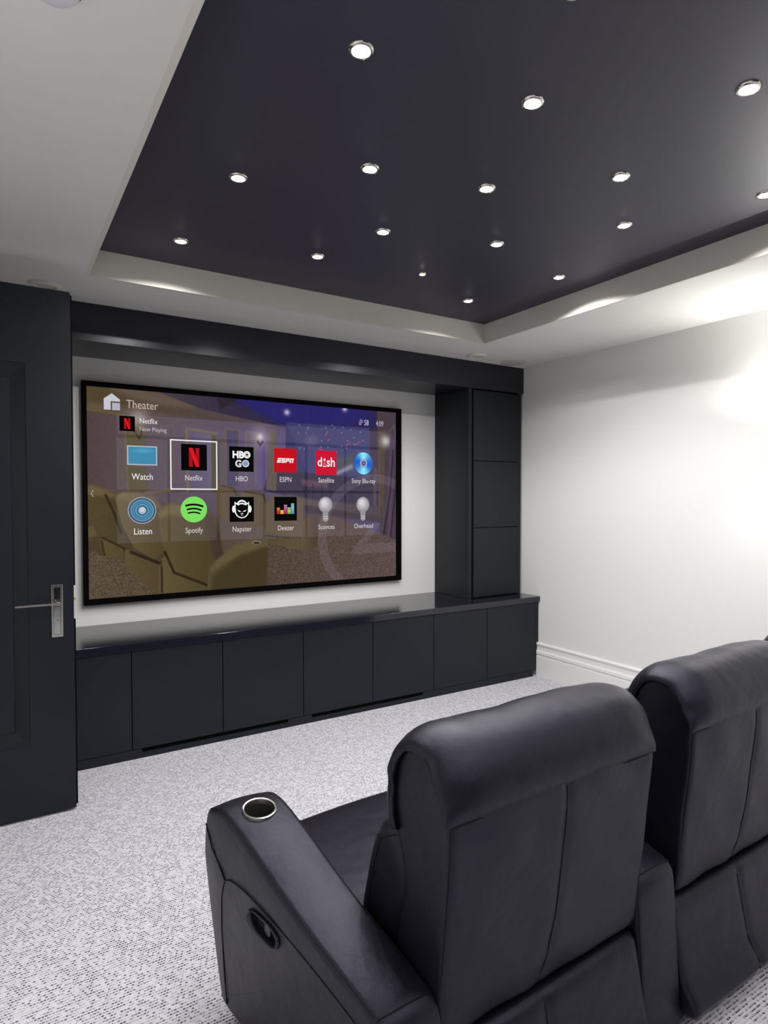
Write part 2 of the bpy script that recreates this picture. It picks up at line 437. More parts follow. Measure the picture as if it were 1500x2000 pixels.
pp([1.298,1.869,1.389,1.861,1.383,1.481,1.296,1.487], (66, 56, 88), None, .9); pl([1.296,1.487,1.298,1.869,1.389,1.861,1.386,1.488], .004, (98, 84, 72), .8)
pp([1.435,1.856,1.506,1.850,1.500,1.482,1.432,1.489], (84, 74, 96), None, .9); pl([1.432,1.489,1.435,1.856,1.506,1.850,1.501,1.489], .004, (104, 90, 76), .8)
pp([1.594,1.880,1.658,1.876,1.652,1.455,1.577,1.462], (92, 78, 62), None, .9)
pp([1.243,1.818,1.295,1.814,1.292,1.480,1.241,1.487], (88, 76, 56), None, .6, soft=2)
glow(0.753,1.899, .055, (170, 156, 160), .75); glow(1.535,1.824, .07, (180, 160, 170), .6); glow(1.535,1.824, .02, (225, 215, 215), .8)
pl([0.728,1.816,0.746,1.791,0.757,1.767,0.769,1.793,0.770,1.837], .004, (60, 48, 46), .9); pl([1.517,1.791,1.535,1.764,1.553,1.793], .003, (60, 46, 50), .9)
# right wall and curtains
pp([2.464,2.080,2.644,2.069,2.644,0.795,2.490,0.781], (74, 60, 62), (72, 58, 74))
pp([2.486,1.925,2.537,1.920,2.527,1.255,2.490,1.256], (92, 74, 60), None, .8, soft=1)
pp([2.436,1.641,2.463,1.634,2.454,1.335,2.431,1.355], (104, 74, 72), None, .6, soft=1)
glow(2.541,1.845, .045, (200, 196, 196), .9)
for a_, b_, c_ in ((774, 757, (52, 38, 40)), (769, 750, (86, 66, 110)), (763, 743, (50, 36, 44)), (758, 740, (86, 68, 108))): pass
pl([2.630,1.893,2.602,1.693,2.559,0.896], .010, (88, 68, 104), .8); pl([2.611,1.773,2.583,1.454,2.504,1.018], .006, (50, 38, 42), .8)
pl([2.593,1.891,2.564,1.454,2.499,1.098], .007, (84, 66, 104), .7); pl([2.649,1.694,2.620,1.374,2.555,0.877], .006, (52, 40, 40), .8); pl([2.565,1.909,2.621,1.972,2.635,1.854], .006, (90, 78, 76), .7)
# floors
pp([0.449,1.441,0.689,1.443,0.930,1.363,1.256,1.276,1.288,0.967,1.219,0.767,0.894,0.793,0.641,1.019,0.444,1.090], (76, 62, 42), (72, 58, 46))
pp([0.444,1.090,0.641,1.019,0.941,0.799,0.925,0.741,0.441,0.754], (88, 74, 56), (84, 70, 48))
pp([1.576,1.200,1.727,1.304,2.129,1.262,2.716,1.050,2.716,0.766,1.566,0.738], (84, 66, 54), (92, 74, 72))
pp([1.256,1.242,1.576,1.182,1.590,1.086,1.394,1.118,1.256,1.157], (92, 78, 66))
mask = inside([(0.445,1.106), (0.656,1.027), (0.941,0.789), (0.440,0.738)]) | inside([(1.575,1.129), (1.726,1.196), (2.129,1.186), (2.716,1.050), (2.716,0.766), (1.566,0.738)])
IMG += mask[..., None]*(rs.rand(NZ, NX)[..., None]-.5)*44
# stage front and low wall
pp([1.728,1.431,1.924,1.395,2.504,1.335,2.490,1.264,2.046,1.293,1.727,1.359], (96, 80, 78), (72, 58, 62), .9, soft=2)
pp([1.844,1.358,2.490,1.264,2.490,1.217,1.883,1.295], (54, 42, 44), None, .8, soft=2)
pl([0.793,1.437,0.947,1.457], .008, (108, 90, 62), .8); pp([0.454,1.228,0.515,1.251,0.515,1.180,0.453,1.160], (98, 82, 48), None, .9, soft=1)
pp([1.230,1.344,1.576,1.288,1.590,1.071,1.394,1.107,1.302,0.980,1.255,1.071], (84, 70, 58), (90, 76, 64))
# far pair of chairs
pp([1.231,1.480,1.265,1.494,1.334,1.481,1.382,1.454,1.389,1.412,1.467,1.307,1.576,1.264,1.572,1.207,1.395,1.239,1.236,1.293], (92, 76, 50), (78, 64, 48))
pp([1.396,1.440,1.432,1.464,1.559,1.448,1.577,1.412,1.591,1.306,1.576,1.200,1.438,1.238], (98, 82, 54), (84, 70, 50))
pl([1.265,1.487,1.344,1.471,1.368,1.426], .004, (60, 46, 36), .8); pl([1.425,1.447,1.555,1.427,1.577,1.359], .004, (56, 44, 34), .8)
pp([1.573,1.359,1.622,1.420,1.805,1.413,1.852,1.358,1.843,1.127,1.696,1.139,1.579,1.164], (90, 76, 50), (98, 80, 60)); pl([1.572,1.143,1.726,1.124,1.851,1.097], .004, (50, 40, 30), .8)
pp([1.828,1.230,1.907,1.284,1.972,1.264,1.963,1.071,1.906,1.007,1.835,1.025], (98, 82, 62), (74, 60, 46)); pp([1.572,1.136,1.843,1.112,1.843,1.032,1.582,1.093], (88, 74, 46), (96, 80, 56))
# near row of chairs
pp([0.449,1.475,0.490,1.478,0.563,1.448,0.619,1.417,0.658,1.223,0.720,1.005,0.656,1.040,0.530,1.096,0.509,1.195,0.447,1.319], (84, 70, 40), (74, 62, 36))
pp([0.449,1.475,0.490,1.481,0.557,1.457,0.631,1.423,0.613,1.405,0.448,1.429], (112, 96, 62), None, .8, soft=2)
pl([0.562,1.423,0.607,1.317,0.646,1.191], .006, (48, 38, 24), .9); pl([0.542,1.163,0.656,1.097,0.720,1.049], .006, (48, 38, 24), .8)
pp([0.531,1.164,0.656,1.090,0.667,1.008,0.558,1.051], (92, 78, 44), (84, 70, 42)); pl([0.537,1.148,0.553,1.058], .003, (50, 40, 24), .8)
pp([0.613,1.405,0.660,1.442,0.778,1.424,0.850,1.379,0.893,1.314,0.897,1.152,0.903,1.070,0.834,1.018,0.721,1.094,0.658,1.223], (104, 90, 56), (80, 66, 36), soft=0)
pp([0.637,1.433,0.724,1.443,0.838,1.411,0.893,1.347,0.837,1.308,0.688,1.380,0.625,1.398], (118, 102, 68), (108, 92, 60), .8, soft=2)
pl([0.850,1.340,0.892,1.217,0.903,1.070], .004, (60, 48, 30), .8)
pp([0.668,1.090,0.721,1.075,0.859,0.997,0.883,0.924,0.888,0.800,0.832,0.818,0.667,0.986], (92, 78, 46), (80, 66, 40)); pl([0.703,1.069,0.871,0.990], .008, (40, 32, 20), .9)
pp([0.856,1.315,0.930,1.372,1.064,1.352,1.189,1.324,1.236,1.276,1.262,1.132,1.275,1.019,1.309,0.980,1.254,0.942,1.219,0.794,0.958,0.920,0.885,1.120], (92, 78, 44), (72, 60, 32))
pp([0.862,1.314,0.930,1.366,1.064,1.352,1.169,1.324,1.155,1.284,0.930,1.294,0.874,1.275], (120, 104, 68), None, .7, soft=3)
pp([1.149,1.304,1.202,1.283,1.249,1.174,1.262,1.071,1.289,0.994,1.233,0.943,1.194,1.074], (76, 58, 44), (62, 46, 36), .9, soft=1)
pp([0.884,1.022,0.940,1.052,0.974,0.925,1.219,0.801,1.185,0.763,0.894,0.777], (96, 82, 48), (76, 64, 38)); pl([0.903,1.060,0.958,0.926,1.219,0.807], .006, (40, 32, 18), .9)
pl([0.871,0.984,0.869,0.811], .005, (110, 80, 56), .5); pl([0.883,0.964,0.882,0.810], .004, (44, 34, 20), .8)
# near arm with cup holder
pp([1.180,0.953,1.234,0.997,1.341,1.068,1.466,1.118,1.557,1.108,1.586,1.057,1.573,0.787,1.165,0.778], (86, 74, 44), (70, 58, 32))
pp([1.234,0.997,1.341,1.075,1.466,1.122,1.560,1.108,1.579,1.072,1.394,1.024,1.220,0.930,1.179,0.912], (104, 90, 56), None, .8, soft=2)
pp([1.203,0.887,1.394,1.013,1.582,1.050,1.573,0.787,1.192,0.782], (56, 46, 24), (66, 54, 30), .6, soft=3)
cx_, cz_ = 1.505,1.099
pp([v for k in range(16) for v in (cx_+.030*math.cos(k*PI/8), cz_+.013*math.sin(k*PI/8))], (130, 120, 110)); pp([v for k in range(16) for v in (cx_+.023*math.cos(k*PI/8), cz_-.002+.009*math.sin(k*PI/8))], (44, 36, 32))
gry = IMG.mean(-1, keepdims=True); IMG = gry+(IMG-gry)*.86
IMG = np.clip(IMG+(blur(rs.rand(NZ, NX), 1)[..., None]-.5)*12, 0, 255)
me = bpy.data.meshes.new('screen_picture')
co = np.stack([PX, np.full(PX.shape, 0.0), PZ], -1).reshape(-1, 3)
idx = np.arange(NX*NZ).reshape(NZ, NX)
F = np.stack([idx[:-1, :-1], idx[:-1, 1:], idx[1:, 1:], idx[1:, :-1]], -1).reshape(-1, 4)
me.vertices.add(len(co)); me.vertices.foreach_set('co', co.ravel())
me.loops.add(F.size); me.loops.foreach_set('vertex_index', F.ravel())
me.polygons.add(len(F)); me.polygons.foreach_set('loop_start', np.arange(0, F.size, 4))
me.update(calc_edges=True)
I_ = IMG/255; I_ = np.where(I_ <= .04045, I_/12.92, ((I_+.055)/1.055)**2.4)
at_ = me.color_attributes.new('picture', 'FLOAT_COLOR', 'POINT')
at_.data.foreach_set('color', np.concatenate([I_, np.ones((NZ, NX, 1))], -1).ravel())
mp = screen_emit('screen_picture_light', (0, 0, 0)); vc = mp.node_tree.nodes.new('ShaderNodeVertexColor'); vc.layer_name = 'picture'
mp.node_tree.links.new(vc.outputs['Color'], mp.node_tree.nodes['Principled BSDF'].inputs['Emission Color'])
me.materials.append(mp)
pic = bpy.data.objects.new('screen_surface', me); C.objects.link(pic); pic.parent = scr
pic['label'] = 'lit picture of a dim purple home cinema with tan armchairs'


def glass_tile(name, x0, z0, x1, z1, y, alpha=.10):
    q = MB(); q.add(rect(x0, z0, x1, z1, y), [(0, 1, 2, 3)])
    return q.build(name, MT, scr)
MT = bpy.data.materials.new('translucent_tile'); MT.use_nodes = True
nt = MT.node_tree; nt.nodes.remove(nt.nodes['Principled BSDF'])
e_ = nt.nodes.new('ShaderNodeEmission'); e_.inputs[0].default_value = (*lin((205, 195, 215)), 1); e_.inputs[1].default_value = .045
t_ = nt.nodes.new('ShaderNodeBsdfTransparent'); a_ = nt.nodes.new('ShaderNodeAddShader')
nt.links.new(e_.outputs[0], a_.inputs[0]); nt.links.new(t_.outputs[0], a_.inputs[1]); nt.links.new(a_.outputs[0], nt.nodes['Material Output'].inputs[0])

ICX = [.773, 1.085, 1.403, 1.718, 2.033, 2.345]
for x in ICX:
    for z0, z1 in ((1.458, 1.773), (1.126, 1.440)):
        glass_tile('menu_tile', x-.148, z0, x+.148, z1, -.0008)
glass_tile('now_playing_bar', .630, 1.795, 2.495, 1.915, -.0008)

def text(s, x, z, h, col, parent, name='caption', y=-.003, align='CENTER', sx=.92, bold=0, shear=0, space=1.0):
    cu = bpy.data.curves.new(name, 'FONT'); cu.body = s; cu.size = h; cu.align_x = align; cu.offset = bold; cu.shear = shear
    cu.resolution_u = 3; cu.space_character = space
    o = bpy.data.objects.new(name, cu); C.objects.link(o)
    dg = bpy.context.evaluated_depsgraph_get(); me = bpy.data.meshes.new_from_object(o.evaluated_get(dg))
    bpy.data.objects.remove(o)
    vs = np.array([v.co[:] for v in me.vertices]); 
    vs[:, 0] *= sx
    out = MB()
    out.v = [(x+v[0], y, z+v[1]) for v in vs]; out.f = [tuple(p.vertices) for p in me.polygons]; out.m = [0]*len(out.f)
    bpy.data.meshes.remove(me)
    if parent is None: return out
    return out.build(name, em(col), parent)

def disc(q, x, z, r, y, mi=0, r0=0, a0=0, a1=2*PI, seg=40, rz=None):
    rz = rz or r
    if r0 == 0 and a1-a0 > 6.2:
        q.add([(x+r*math.cos(2*PI*k/seg), y, z+rz*math.sin(2*PI*k/seg)) for k in range(seg)], [tuple(range(seg))], mi); return
    vs = []; fs = []
    for k in range(seg+1):
        a = a0+(a1-a0)*k/seg
        vs += [(x+r*math.cos(a), y, z+rz*math.sin(a)), (x+r0*math.cos(a), y, z+r0*rz/r*math.sin(a))]
    fs = [(2*k, 2*k+1, 2*k+3, 2*k+2) for k in range(seg)]
    q.add(vs, fs, mi)
def poly(q, pts, y, mi=0): q.add([(p[0], y, p[1]) for p in pts], [tuple(range(len(pts)))], mi)
def quad(q, x0, z0, x1, z1, y, mi=0): poly(q, [(x0, z0), (x1, z0), (x1, z1), (x0, z1)], y, mi)
Y1, Y2, Y3, Y4, Y5 = -.0016, -.0022, -.0028, -.0034, -.0040
WHITE = (240, 240, 240); GREY = (190, 184, 190)
def icon(q, cols, label, name='app_icon'):
    o = q.build(name, [em(c) for c in cols], scr); o['label'] = label; return o
def cap(o, s, i, row, h=.050, col=(216, 210, 214)):
    text(s, ICX[i], (1.518, 1.178)[row], h, col, o, sx=.82)

# watch: blue display
q = MB(); x, z = ICX[0], 1.668
quad(q, x-.088, z-.060, x+.088, z+.060, Y1); quad(q, x-.081, z-.053, x+.081, z+.053, Y2, 1); quad(q, x-.045, z-.068, x+.045, z-.064, Y1, 2)
for k in range(6): disc(q, x, z+.03, .075-k*.011, Y2-.0001*(k+1), 3+k, rz=.018-k*.002)
cap(icon(q, [(176, 186, 196), (66, 137, 172), (110, 100, 104)]+[(68+k*3, 141+k*3, 176+k*3) for k in range(6)], 'light blue display icon with a grey rim'), 'Watch', 0, 0, .056, WHITE)
# red N on black
def bigN(q, x, z, w, h, lw, y, mi0, mi1):
    quad(q, x-w/2, z-h/2, x-w/2+lw, z+h/2, y, mi0); quad(q, x+w/2-lw, z-h/2, x+w/2, z+h/2, y, mi0)
    poly(q, [(x+w/2-lw, z-h/2), (x+w/2, z-h/2), (x-w/2+lw, z+h/2), (x-w/2, z+h/2)], y-.0004, mi1)
q = MB(); x, z = ICX[1]+.004, 1.668
quad(q, x-.082, z-.085, x+.082, z+.085, Y1); bigN(q, x, z, .066, .122, .024, Y2, 1, 2)
cap(icon(q, [(2, 2, 2), (168, 16, 24), (224, 20, 32)], 'black square icon with a tall red letter N, in the white selection frame'), 'Netflix', 1, 0)
# white two-line letters
q = MB(); x, z = ICX[2], 1.667
quad(q, x-.084, z-.084, x+.084, z+.084, Y1)
for s_, dx, dz, mi in (('HB', -.024, .008, 1), ('G', -.022, -.052, 2)):
    tx = text(s_, x+dx, z+dz, .064, WHITE, None, y=Y2, bold=.0028, sx=.95)
    q.add(tx.v, tx.f, mi)
disc(q, x+.037, z+.031, .0245, Y2, 1); disc(q, x+.037, z+.031, .0150, Y3, 0); disc(q, x+.037, z+.031, .0125, Y4, 1); disc(q, x+.037, z+.031, .0075, Y5, 0)
disc(q, x+.028, z-.029, .0245, Y2, 2); disc(q, x+.028, z-.029, .0150, Y3, 0); disc(q, x+.028, z-.029, .0125, Y4, 3)
cap(icon(q, [(2, 2, 2), (242, 242, 242), (205, 208, 214), (110, 170, 215)], 'black square icon with two lines of bold white letters'), 'HBO', 2, 0)
# red square with italic letters
q = MB(); x, z = ICX[3], 1.668
quad(q, x-.084, z-.084, x+.084, z+.084, Y1)
sl = .28
def sh(x0, z0, x1, z1, mi=1, y=Y2): poly(q, [(x+x0+sl*z0, z+z0), (x+x1+sl*z0, z+z0), (x+x1+sl*z1, z+z1), (x+x0+sl*z1, z+z1)], y, mi)
H = .016
sh(-.060, -H, -.048, H); sh(-.060, H-.009, -.030, H); sh(-.060, -.005, -.032, .003); sh(-.060, -H, -.032, -H+.008)
sh(-.028, H-.009, -.002, H); sh(-.028, -.005, -.018, H); sh(-.028, -.005, -.003, .003); sh(-.012, -H, -.003, .003); sh(-.028, -H, -.003, -H+.008)
sh(.001, -H, .010, H); sh(.001, H-.009, .029, H); sh(.020, -.003, .029, H); sh(.001, -.006, .029, .002)
sh(.033, -H, .043, H); sh(.033, H-.009, .058, H); sh(.050, -H, .060, H-.002)
sh(-.062, .0045, .062, .0065, 0, Y3)
cap(icon(q, [(196, 12, 28), (240, 240, 240)], 'red square icon with slanted white letters'), 'ESPN', 3, 0)
# crimson square with lower-case letters
q = MB(); x, z = ICX[4], 1.662
quad(q, x-.084, z-.088, x+.084, z+.088, Y1)
for s_, dx in (('d', -.050), ('sh', .038)):
    tx = text(s_, x+dx, z-.026, .094, WHITE, None, y=Y2, bold=.0015, sx=.86); q.add(tx.v, tx.f, 1)
disc(q, x-.013, z+.022, .0085, Y2, 1)
for k in range(3): disc(q, x-.013, z+.012-k*.011, .009+k*.004, Y2, 1, r0=.0065+k*.004, a0=PI*1.22, a1=PI*1.78, seg=12)
disc(q, x-.013, z-.016, .016, Y2, 1, r0=.009, a0=PI*1.2, a1=PI*1.8, seg=12)
cap(icon(q, [(206, 18, 52), (240, 240, 240)], 'crimson square icon with white lower-case letters'), 'Satellite', 4, 0)
# optical disc
q = MB(); x, z = ICX[5], 1.667
cols = []
for k in range(48):
    a = 2*PI*(k+.5)/48; f = abs(math.sin(a))**3
    f2 = max(0, math.cos(2*(a-.5)))**2*.3
    cols.append((int(30+110*f+60*f2), int(96+134*f+50*f2), int(200+45*f)))
    disc(q, x, z, .079, Y1, k, r0=.030, a0=2*PI*k/48, a1=2*PI*(k+1)/48, seg=2, rz=.083)
disc(q, x, z, .031, Y2, 48, rz=.033); disc(q, x, z, .018, Y3, 49); disc(q, x, z, .010, Y4, 50)
cap(icon(q, cols+[(150, 165, 205), (70, 70, 90), (110, 120, 150)], 'shiny blue optical disc icon'), 'Sony Blu-ray', 5, 0, .049)
# round loudspeaker
q = MB(); x, z = ICX[0]-.004, 1.327
cc = [(150, 158, 172), (36, 66, 92), (96, 140, 168), (40, 84, 118), (86, 138, 170), (34, 86, 122), (96, 156, 190), (40, 92, 128), (170, 178, 190), (206, 208, 214)]
for k, r in enumerate((.084, .077, .070, .058, .055, .045, .041, .032, .0235, .014)): disc(q, x, z+(.004 if k == 9 else 0), r, Y1-.0004*k, k)
cap(icon(q, cc, 'round blue loudspeaker icon with concentric rings'), 'Listen', 0, 1, .056, WHITE)
# green disc with three arcs
q = MB(); x, z = ICX[1], 1.330
disc(q, x, z, .084, Y1)
for r, zc, th, a in ((.150, -.118, .0066, .39), (.118, -.112, .0056, .41), (.098, -.116, .0048, .42)):
    disc(q, x-.004, z+zc, r+th, Y2, 1, r0=r-th, a0=PI/2-a-.05, a1=PI/2+a-.05, seg=20)
cap(icon(q, [(124, 222, 96), (4, 8, 4)], 'round green icon with three black curved bars'), 'Spotify', 1, 1)
# black square with round white headphone face
q = MB(); x, z = ICX[2], 1.328
quad(q, x-.084, z-.084, x+.084, z+.084, Y1)
disc(q, x-.056, z+.002, .011, Y2, 1, rz=.024); disc(q, x+.056, z+.002, .011, Y2, 1, rz=.024)
disc(q, x, z+.004, .044, Y2, 1, r0=.037, a0=.5, a1=PI-.5, rz=.060)
disc(q, x, z-.008, .050, Y2, 1, rz=.052); poly(q, [(x-.050, z), (x-.050, z+.052), (x-.024, z+.034)], Y2, 1); poly(q, [(x+.050, z), (x+.024, z+.034), (x+.050, z+.052)], Y2, 1)
disc(q, x, z-.009, .042, Y3, 0, rz=.044); poly(q, [(x-.043, z), (x-.043, z+.038), (x-.02, z+.022)], Y3, 0); poly(q, [(x+.043, z), (x+.02, z+.022), (x+.043, z+.038)], Y3, 0)
disc(q, x, z+.030, .031, Y4, 1, r0=.026, a0=.3, a1=PI-.3, rz=.026)
poly(q, [(x-.031, z-.001), (x-.004, z-.016), (x-.020, z-.017)], Y4, 1); poly(q, [(x+.031, z-.001), (x+.020, z-.017), (x+.004, z-.016)], Y4, 1)
quad(q, x-.010, z-.031, x+.010, z-.028, Y4, 1); quad(q, x-.006, z-.040, x+.006, z-.037, Y4, 1); quad(q, x-.003, z-.025, x+.003, z-.023, Y4, 1)
cap(icon(q, [(2, 2, 2), (240, 240, 240)], 'black square icon with a round white headphone logo'), 'Napster', 2, 1)
# black square with equaliser bars
q = MB(); x, z = ICX[3], 1.329
quad(q, x-.084, z-.084, x+.084, z+.084, Y1)
bars = [(5, [(200, 40, 50), (210, 50, 50), (220, 80, 60), (226, 110, 80), (190, 120, 90)]), (3, [(236, 190, 60), (230, 210, 60), (220, 220, 90)]),
        (7, [(190, 30, 120), (200, 40, 130), (205, 60, 150), (200, 90, 160), (190, 110, 170), (200, 110, 150), (206, 130, 160)]), (5, [(120, 190, 60), (170, 200, 60), (200, 220, 80), (150, 200, 100), (190, 190, 120)]),
        (8, [(90, 160, 210), (90, 170, 220), (110, 180, 220), (120, 190, 215), (130, 200, 225), (140, 200, 210), (110, 180, 200), (130, 200, 220)])]
cols = [(2, 2, 2)]
for i, (n, cs) in enumerate(bars):
    for k in range(n):
        cols.append(cs[k]); quad(q, x-.066+i*.0265, z-.036+k*.0094, x-.066+i*.0265+.0235, z-.036+k*.0094+.0075, Y2, len(cols)-1)
cap(icon(q, cols, 'black square icon with coloured equaliser bars'), 'Deezer', 3, 1)
# light bulbs
for i, s_ in ((4, 'Sconces'), (5, 'Overhead')):
    q = MB(); x, z = ICX[i]-.006, 1.328
    cols = [(150, 146, 152), (168, 164, 170), (186, 182, 188), (202, 198, 204), (214, 212, 218)]
    for k in range(5):
        f = 1-k*.17
        pts = []
        for t_ in range(33):
            a = -PI/2+.42+(2*PI-.84)*t_/32
            pts.append((x-.003*k+.056*f*math.cos(a), z+.028+.004*k+.058*f*math.sin(a)))
        if k == 0: pts += [(x-.022, z-.050), (x+.022, z-.050)]
        poly(q, pts, Y1-.0003*k, k)
    for k in range(4): quad(q, x-.020, z-.060-k*.009, x+.020, z-.053-k*.009, Y2, 3 if k % 2 == 0 else 1)
    poly(q, [(x-.014, z-.088), (x-.006, z-.096), (x+.006, z-.096), (x+.014, z-.088)], Y2, 0)
    cap(icon(q, cols, 'pale grey light bulb icon above the word '+s_), s_, i, 1)
# white selection frame
q = MB(); a, b, c_, d_ = .939, 1.458, 1.239, 1.779
for r_ in ((a, b, c_, b+.008), (a, d_-.008, c_, d_), (a, b, a+.008, d_), (c_-.008, b, c_, d_)): quad(q, *r_, Y2)
q.build('selection_frame', em((236, 236, 236)), scr)
# header: house symbol, words, small N tile, weather and clock
q = MB()
poly(q, [(.558, 1.938), (.596, 1.938), (.596, 1.990), (.648, 1.990), (.648, 2.004), (.603, 2.038), (.558, 2.004)], Y1); quad(q, .604, 1.938, .648, 1.982, Y1, 1)
icon(q, [(196, 196, 208), (176, 176, 192)], 'silver house symbol', 'home_icon')
text('Theater', .683, 1.957, .072, (196, 176, 168), scr, 'title_text', align='LEFT', sx=.80)
q = MB(); x, z = .688, 1.861
quad(q, x-.044, z-.046, x+.044, z+.046, Y1); bigN(q, x, z, .036, .066, .013, Y2, 1, 2)
icon(q, [(2, 2, 2), (168, 16, 24), (224, 20, 32)], 'small black tile with a red letter N')
text('Netflix', .758, 1.868, .045, (232, 228, 230), scr, 'now_playing_text', align='LEFT', sx=.86)
text('Now Playing', .757, 1.820, .038, (196, 186, 188), scr, 'now_playing_text', align='LEFT', sx=.84)
text('58', 2.350, 1.955, .060, (205, 200, 220), scr, 'temperature_text', align='LEFT', sx=.66)
text('4:09', 2.452, 1.955, .060, (190, 184, 200), scr, 'clock_text', align='LEFT', sx=.66)
q = MB(); disc(q, 2.326, 1.983, .009, Y1, r0=.0068, seg=20)
for k in range(8):
    a = k*PI/4+.2; q.tube([(2.326+.012*math.cos(a), Y1, 1.983+.012*math.sin(a)), (2.326+.017*math.cos(a), Y1, 1.983+.017*math.sin(a))], .001, 4)
disc(q, 2.314, 1.966, .008, Y2, r0=.0060, seg=20); quad(q, 2.306, 1.957, 2.326, 1.959, Y2)
q.build('weather_icon', em((205, 200, 220)), scr)
q = MB(); q.tube([(.495, Y1, 1.451), (.483, Y1, 1.431), (.495, Y1, 1.411)], .0016, 4); q.build('back_arrow', em((200, 190, 190)), scr)
# pale ring and angular stroke emblem of the menu wallpaper
q = MB()
def clip_disc():
    vs = []; fs = []; n = 60; k = 0
    cx, cz, R, r = 2.44, 1.115, .475, .405
    for t_ in range(n+1):
        a = math.radians(62+176*t_/n)
        p = [(cx+R*math.cos(a), cz+R*math.sin(a)), (cx+r*math.cos(a), cz+r*math.sin(a))]
        p = [(min(SX1-.002, max(SX0, u_)), max(SZ0+.002, v_)) for u_, v_ in p]
        vs += [(u_, -.0012, v_) for u_, v_ in p]
    fs = [(2*k, 2*k+1, 2*k+3, 2*k+2) for k in range(n)]
    q.add(vs, fs)
clip_disc()
poly(q, [(2.44, 1.215), (2.50, 1.215), (2.37, 1.06), (2.632, 1.06), (2.632, .985), (2.245, .985), (2.25, 1.02)], -.0012)
q.build('wallpaper_emblem', MT, scr)

# ---------------------------------------------------------------- ceiling fixtures
def spot(loc, watts, angle, blend, rx=0, parent=None, col=(1, .97, .93), radius=.02):
    l = bpy.data.lights.new('lamp_light', 'SPOT'); l.energy = watts; l.spot_size = math.radians(angle); l.spot_blend = blend; l.color = col
    l.shadow_soft_size = radius
    o = bpy.data.objects.new('lamp_light', l); C.objects.link(o); o.location = loc; o.rotation_euler = (rx, 0, 0)
    if parent: o.parent = parent
    return o
stars = [((.823, 1.483), 'large bright star light nearest the white left ceiling, top of the navy panel'),
 ((1.358, 1.400), 'large star light at upper centre of the navy ceiling panel'),
 ((1.832, 1.016), 'large star light near the upper right edge of the photo'),
 ((.766, 2.308), 'left star light in the middle row, below the topmost large one'),
 ((1.139, 1.990), 'star light directly below the topmost large one'),
 ((1.583, 1.875), 'star light just right of centre in the middle row'),
 ((1.938, 1.542), 'star light right of centre, directly above another close one'),
 ((2.522, 1.326), 'star light cut by the right edge of the photo beside the coffer side'),
 ((.730, 3.011), 'leftmost star light, near the front left coffer corner'),
 ((1.333, 2.840), 'star light in the front row, second from the left corner'),
 ((1.454, 2.424), 'star light halfway between the middle and front rows, left of centre'),
 ((1.965, 2.254), 'star light halfway between the middle and front rows, right of centre'),
 ((2.291, 1.802), 'lower star light of the close pair on the right'),
 ((1.895, 2.759), 'smallest faint star light near the front edge of the coffer'),
 ((2.380, 2.985), 'star light nearest the far right coffer corner'),
 ((2.534, 2.409), 'small star light nearest the right coffer side'),
 ((1.138, 1.042), 'star light just above the top edge of the photo')]
first = thing('star_light', '', 'ceiling light', (0, 0, CZ), 0, 'star lights in the navy ceiling panel')
q = MB(); q.lathe([(.023, -.0015), (.025, -.006), (.030, -.006), (.034, -.003), (.035, 0)], (0, 0, 0), 32); q.build('bezel', M['chrome'], first, smooth=True)
q = MB(); q.lathe([(.0001, -.009), (.012, -.008), (.020, -.005), (.0235, -.0012)], (0, 0, 0), 24); q.build('lens', M['starlens'], first, smooth=True)
sl_ = spot((0, 0, -.014), STAR_W, 152, .22, 0, first, (1, .985, .98), .005)
for i, ((x, y), lab) in enumerate(stars):
    o = first if i == 0 else copy_tree(first)
    o.location = (x, y, CZ); o['label'] = lab
    if i == 13: o.scale = (.6, .6, 1)
for k, (x, y) in enumerate([(2.2, .55), (.75, .45), (1.55, .1), (2.4, -.4), (.9, -.6), (1.7, -.9), (.7, -1.5), (1.3, -1.6), (2.3, -1.5)]):  # out-of-view star lights, added only to help light the room
    o = copy_tree(first); o.location = (x, y, CZ); o['label'] = 'extra unseen star light added to the navy ceiling panel to light the room'

def downlight(x, y, lab):
    t = thing('downlight', lab, 'ceiling light', (x, y, ZC), 0, 'unlit round downlights in the white ceiling')
    q = MB(); q.lathe([(.046, -.001), (.048, -.010), (.056, -.014), (.068, -.010), (.075, -.001), (.075, 0)], (0, 0, 0), 40); q.build('trim_ring', M['offwhite'], t, smooth=True)
    q = MB(); q.lathe([(.0001, -.010), (.020, -.009), (.036, -.005), (.046, -.0015)], (0, 0, 0), 32); q.build('diffuser', M['grille'], t, smooth=True)
    return t
downlight(.222, 3.590, 'round white downlight in the ceiling above the top of the open door')
downlight(2.981, 3.640, 'round white downlight in the ceiling above the right end of the pelmet')
q = MB(); q.lathe([(.0001, -.003), (.088, -.003), (.090, -.0022), (.098, -.004), (.100, 0)], (3.371, 3.672, ZC), 48)
tag(q.build('ceiling_speaker', M['grille'], None, smooth=True), 'flat round grey speaker grille flush in the ceiling near the corner', 'speaker')
t = thing('smoke_detector', 'white domed smoke detector at the top left edge of the photo', 'smoke detector', (.112, 1.466, ZC))
q = MB(); q.lathe([(.056, 0), (.056, -.012), (.052, -.016), (.048, -.032), (.040, -.040), (.0001, -.042)], (0, 0, 0), 40); q.build('housing', M['whiteplastic'], t, smooth=True, angle=50)
for k in range(10):
    a = 2*PI*k/10+.25; q = MB(); q.tube([(.0505*math.cos(a), .0505*math.sin(a), -.024), (.0505*math.cos(a+.14), .0505*math.sin(a+.14), -.024)], .0022, 6)
    q.build('vent', M['dark'], t)

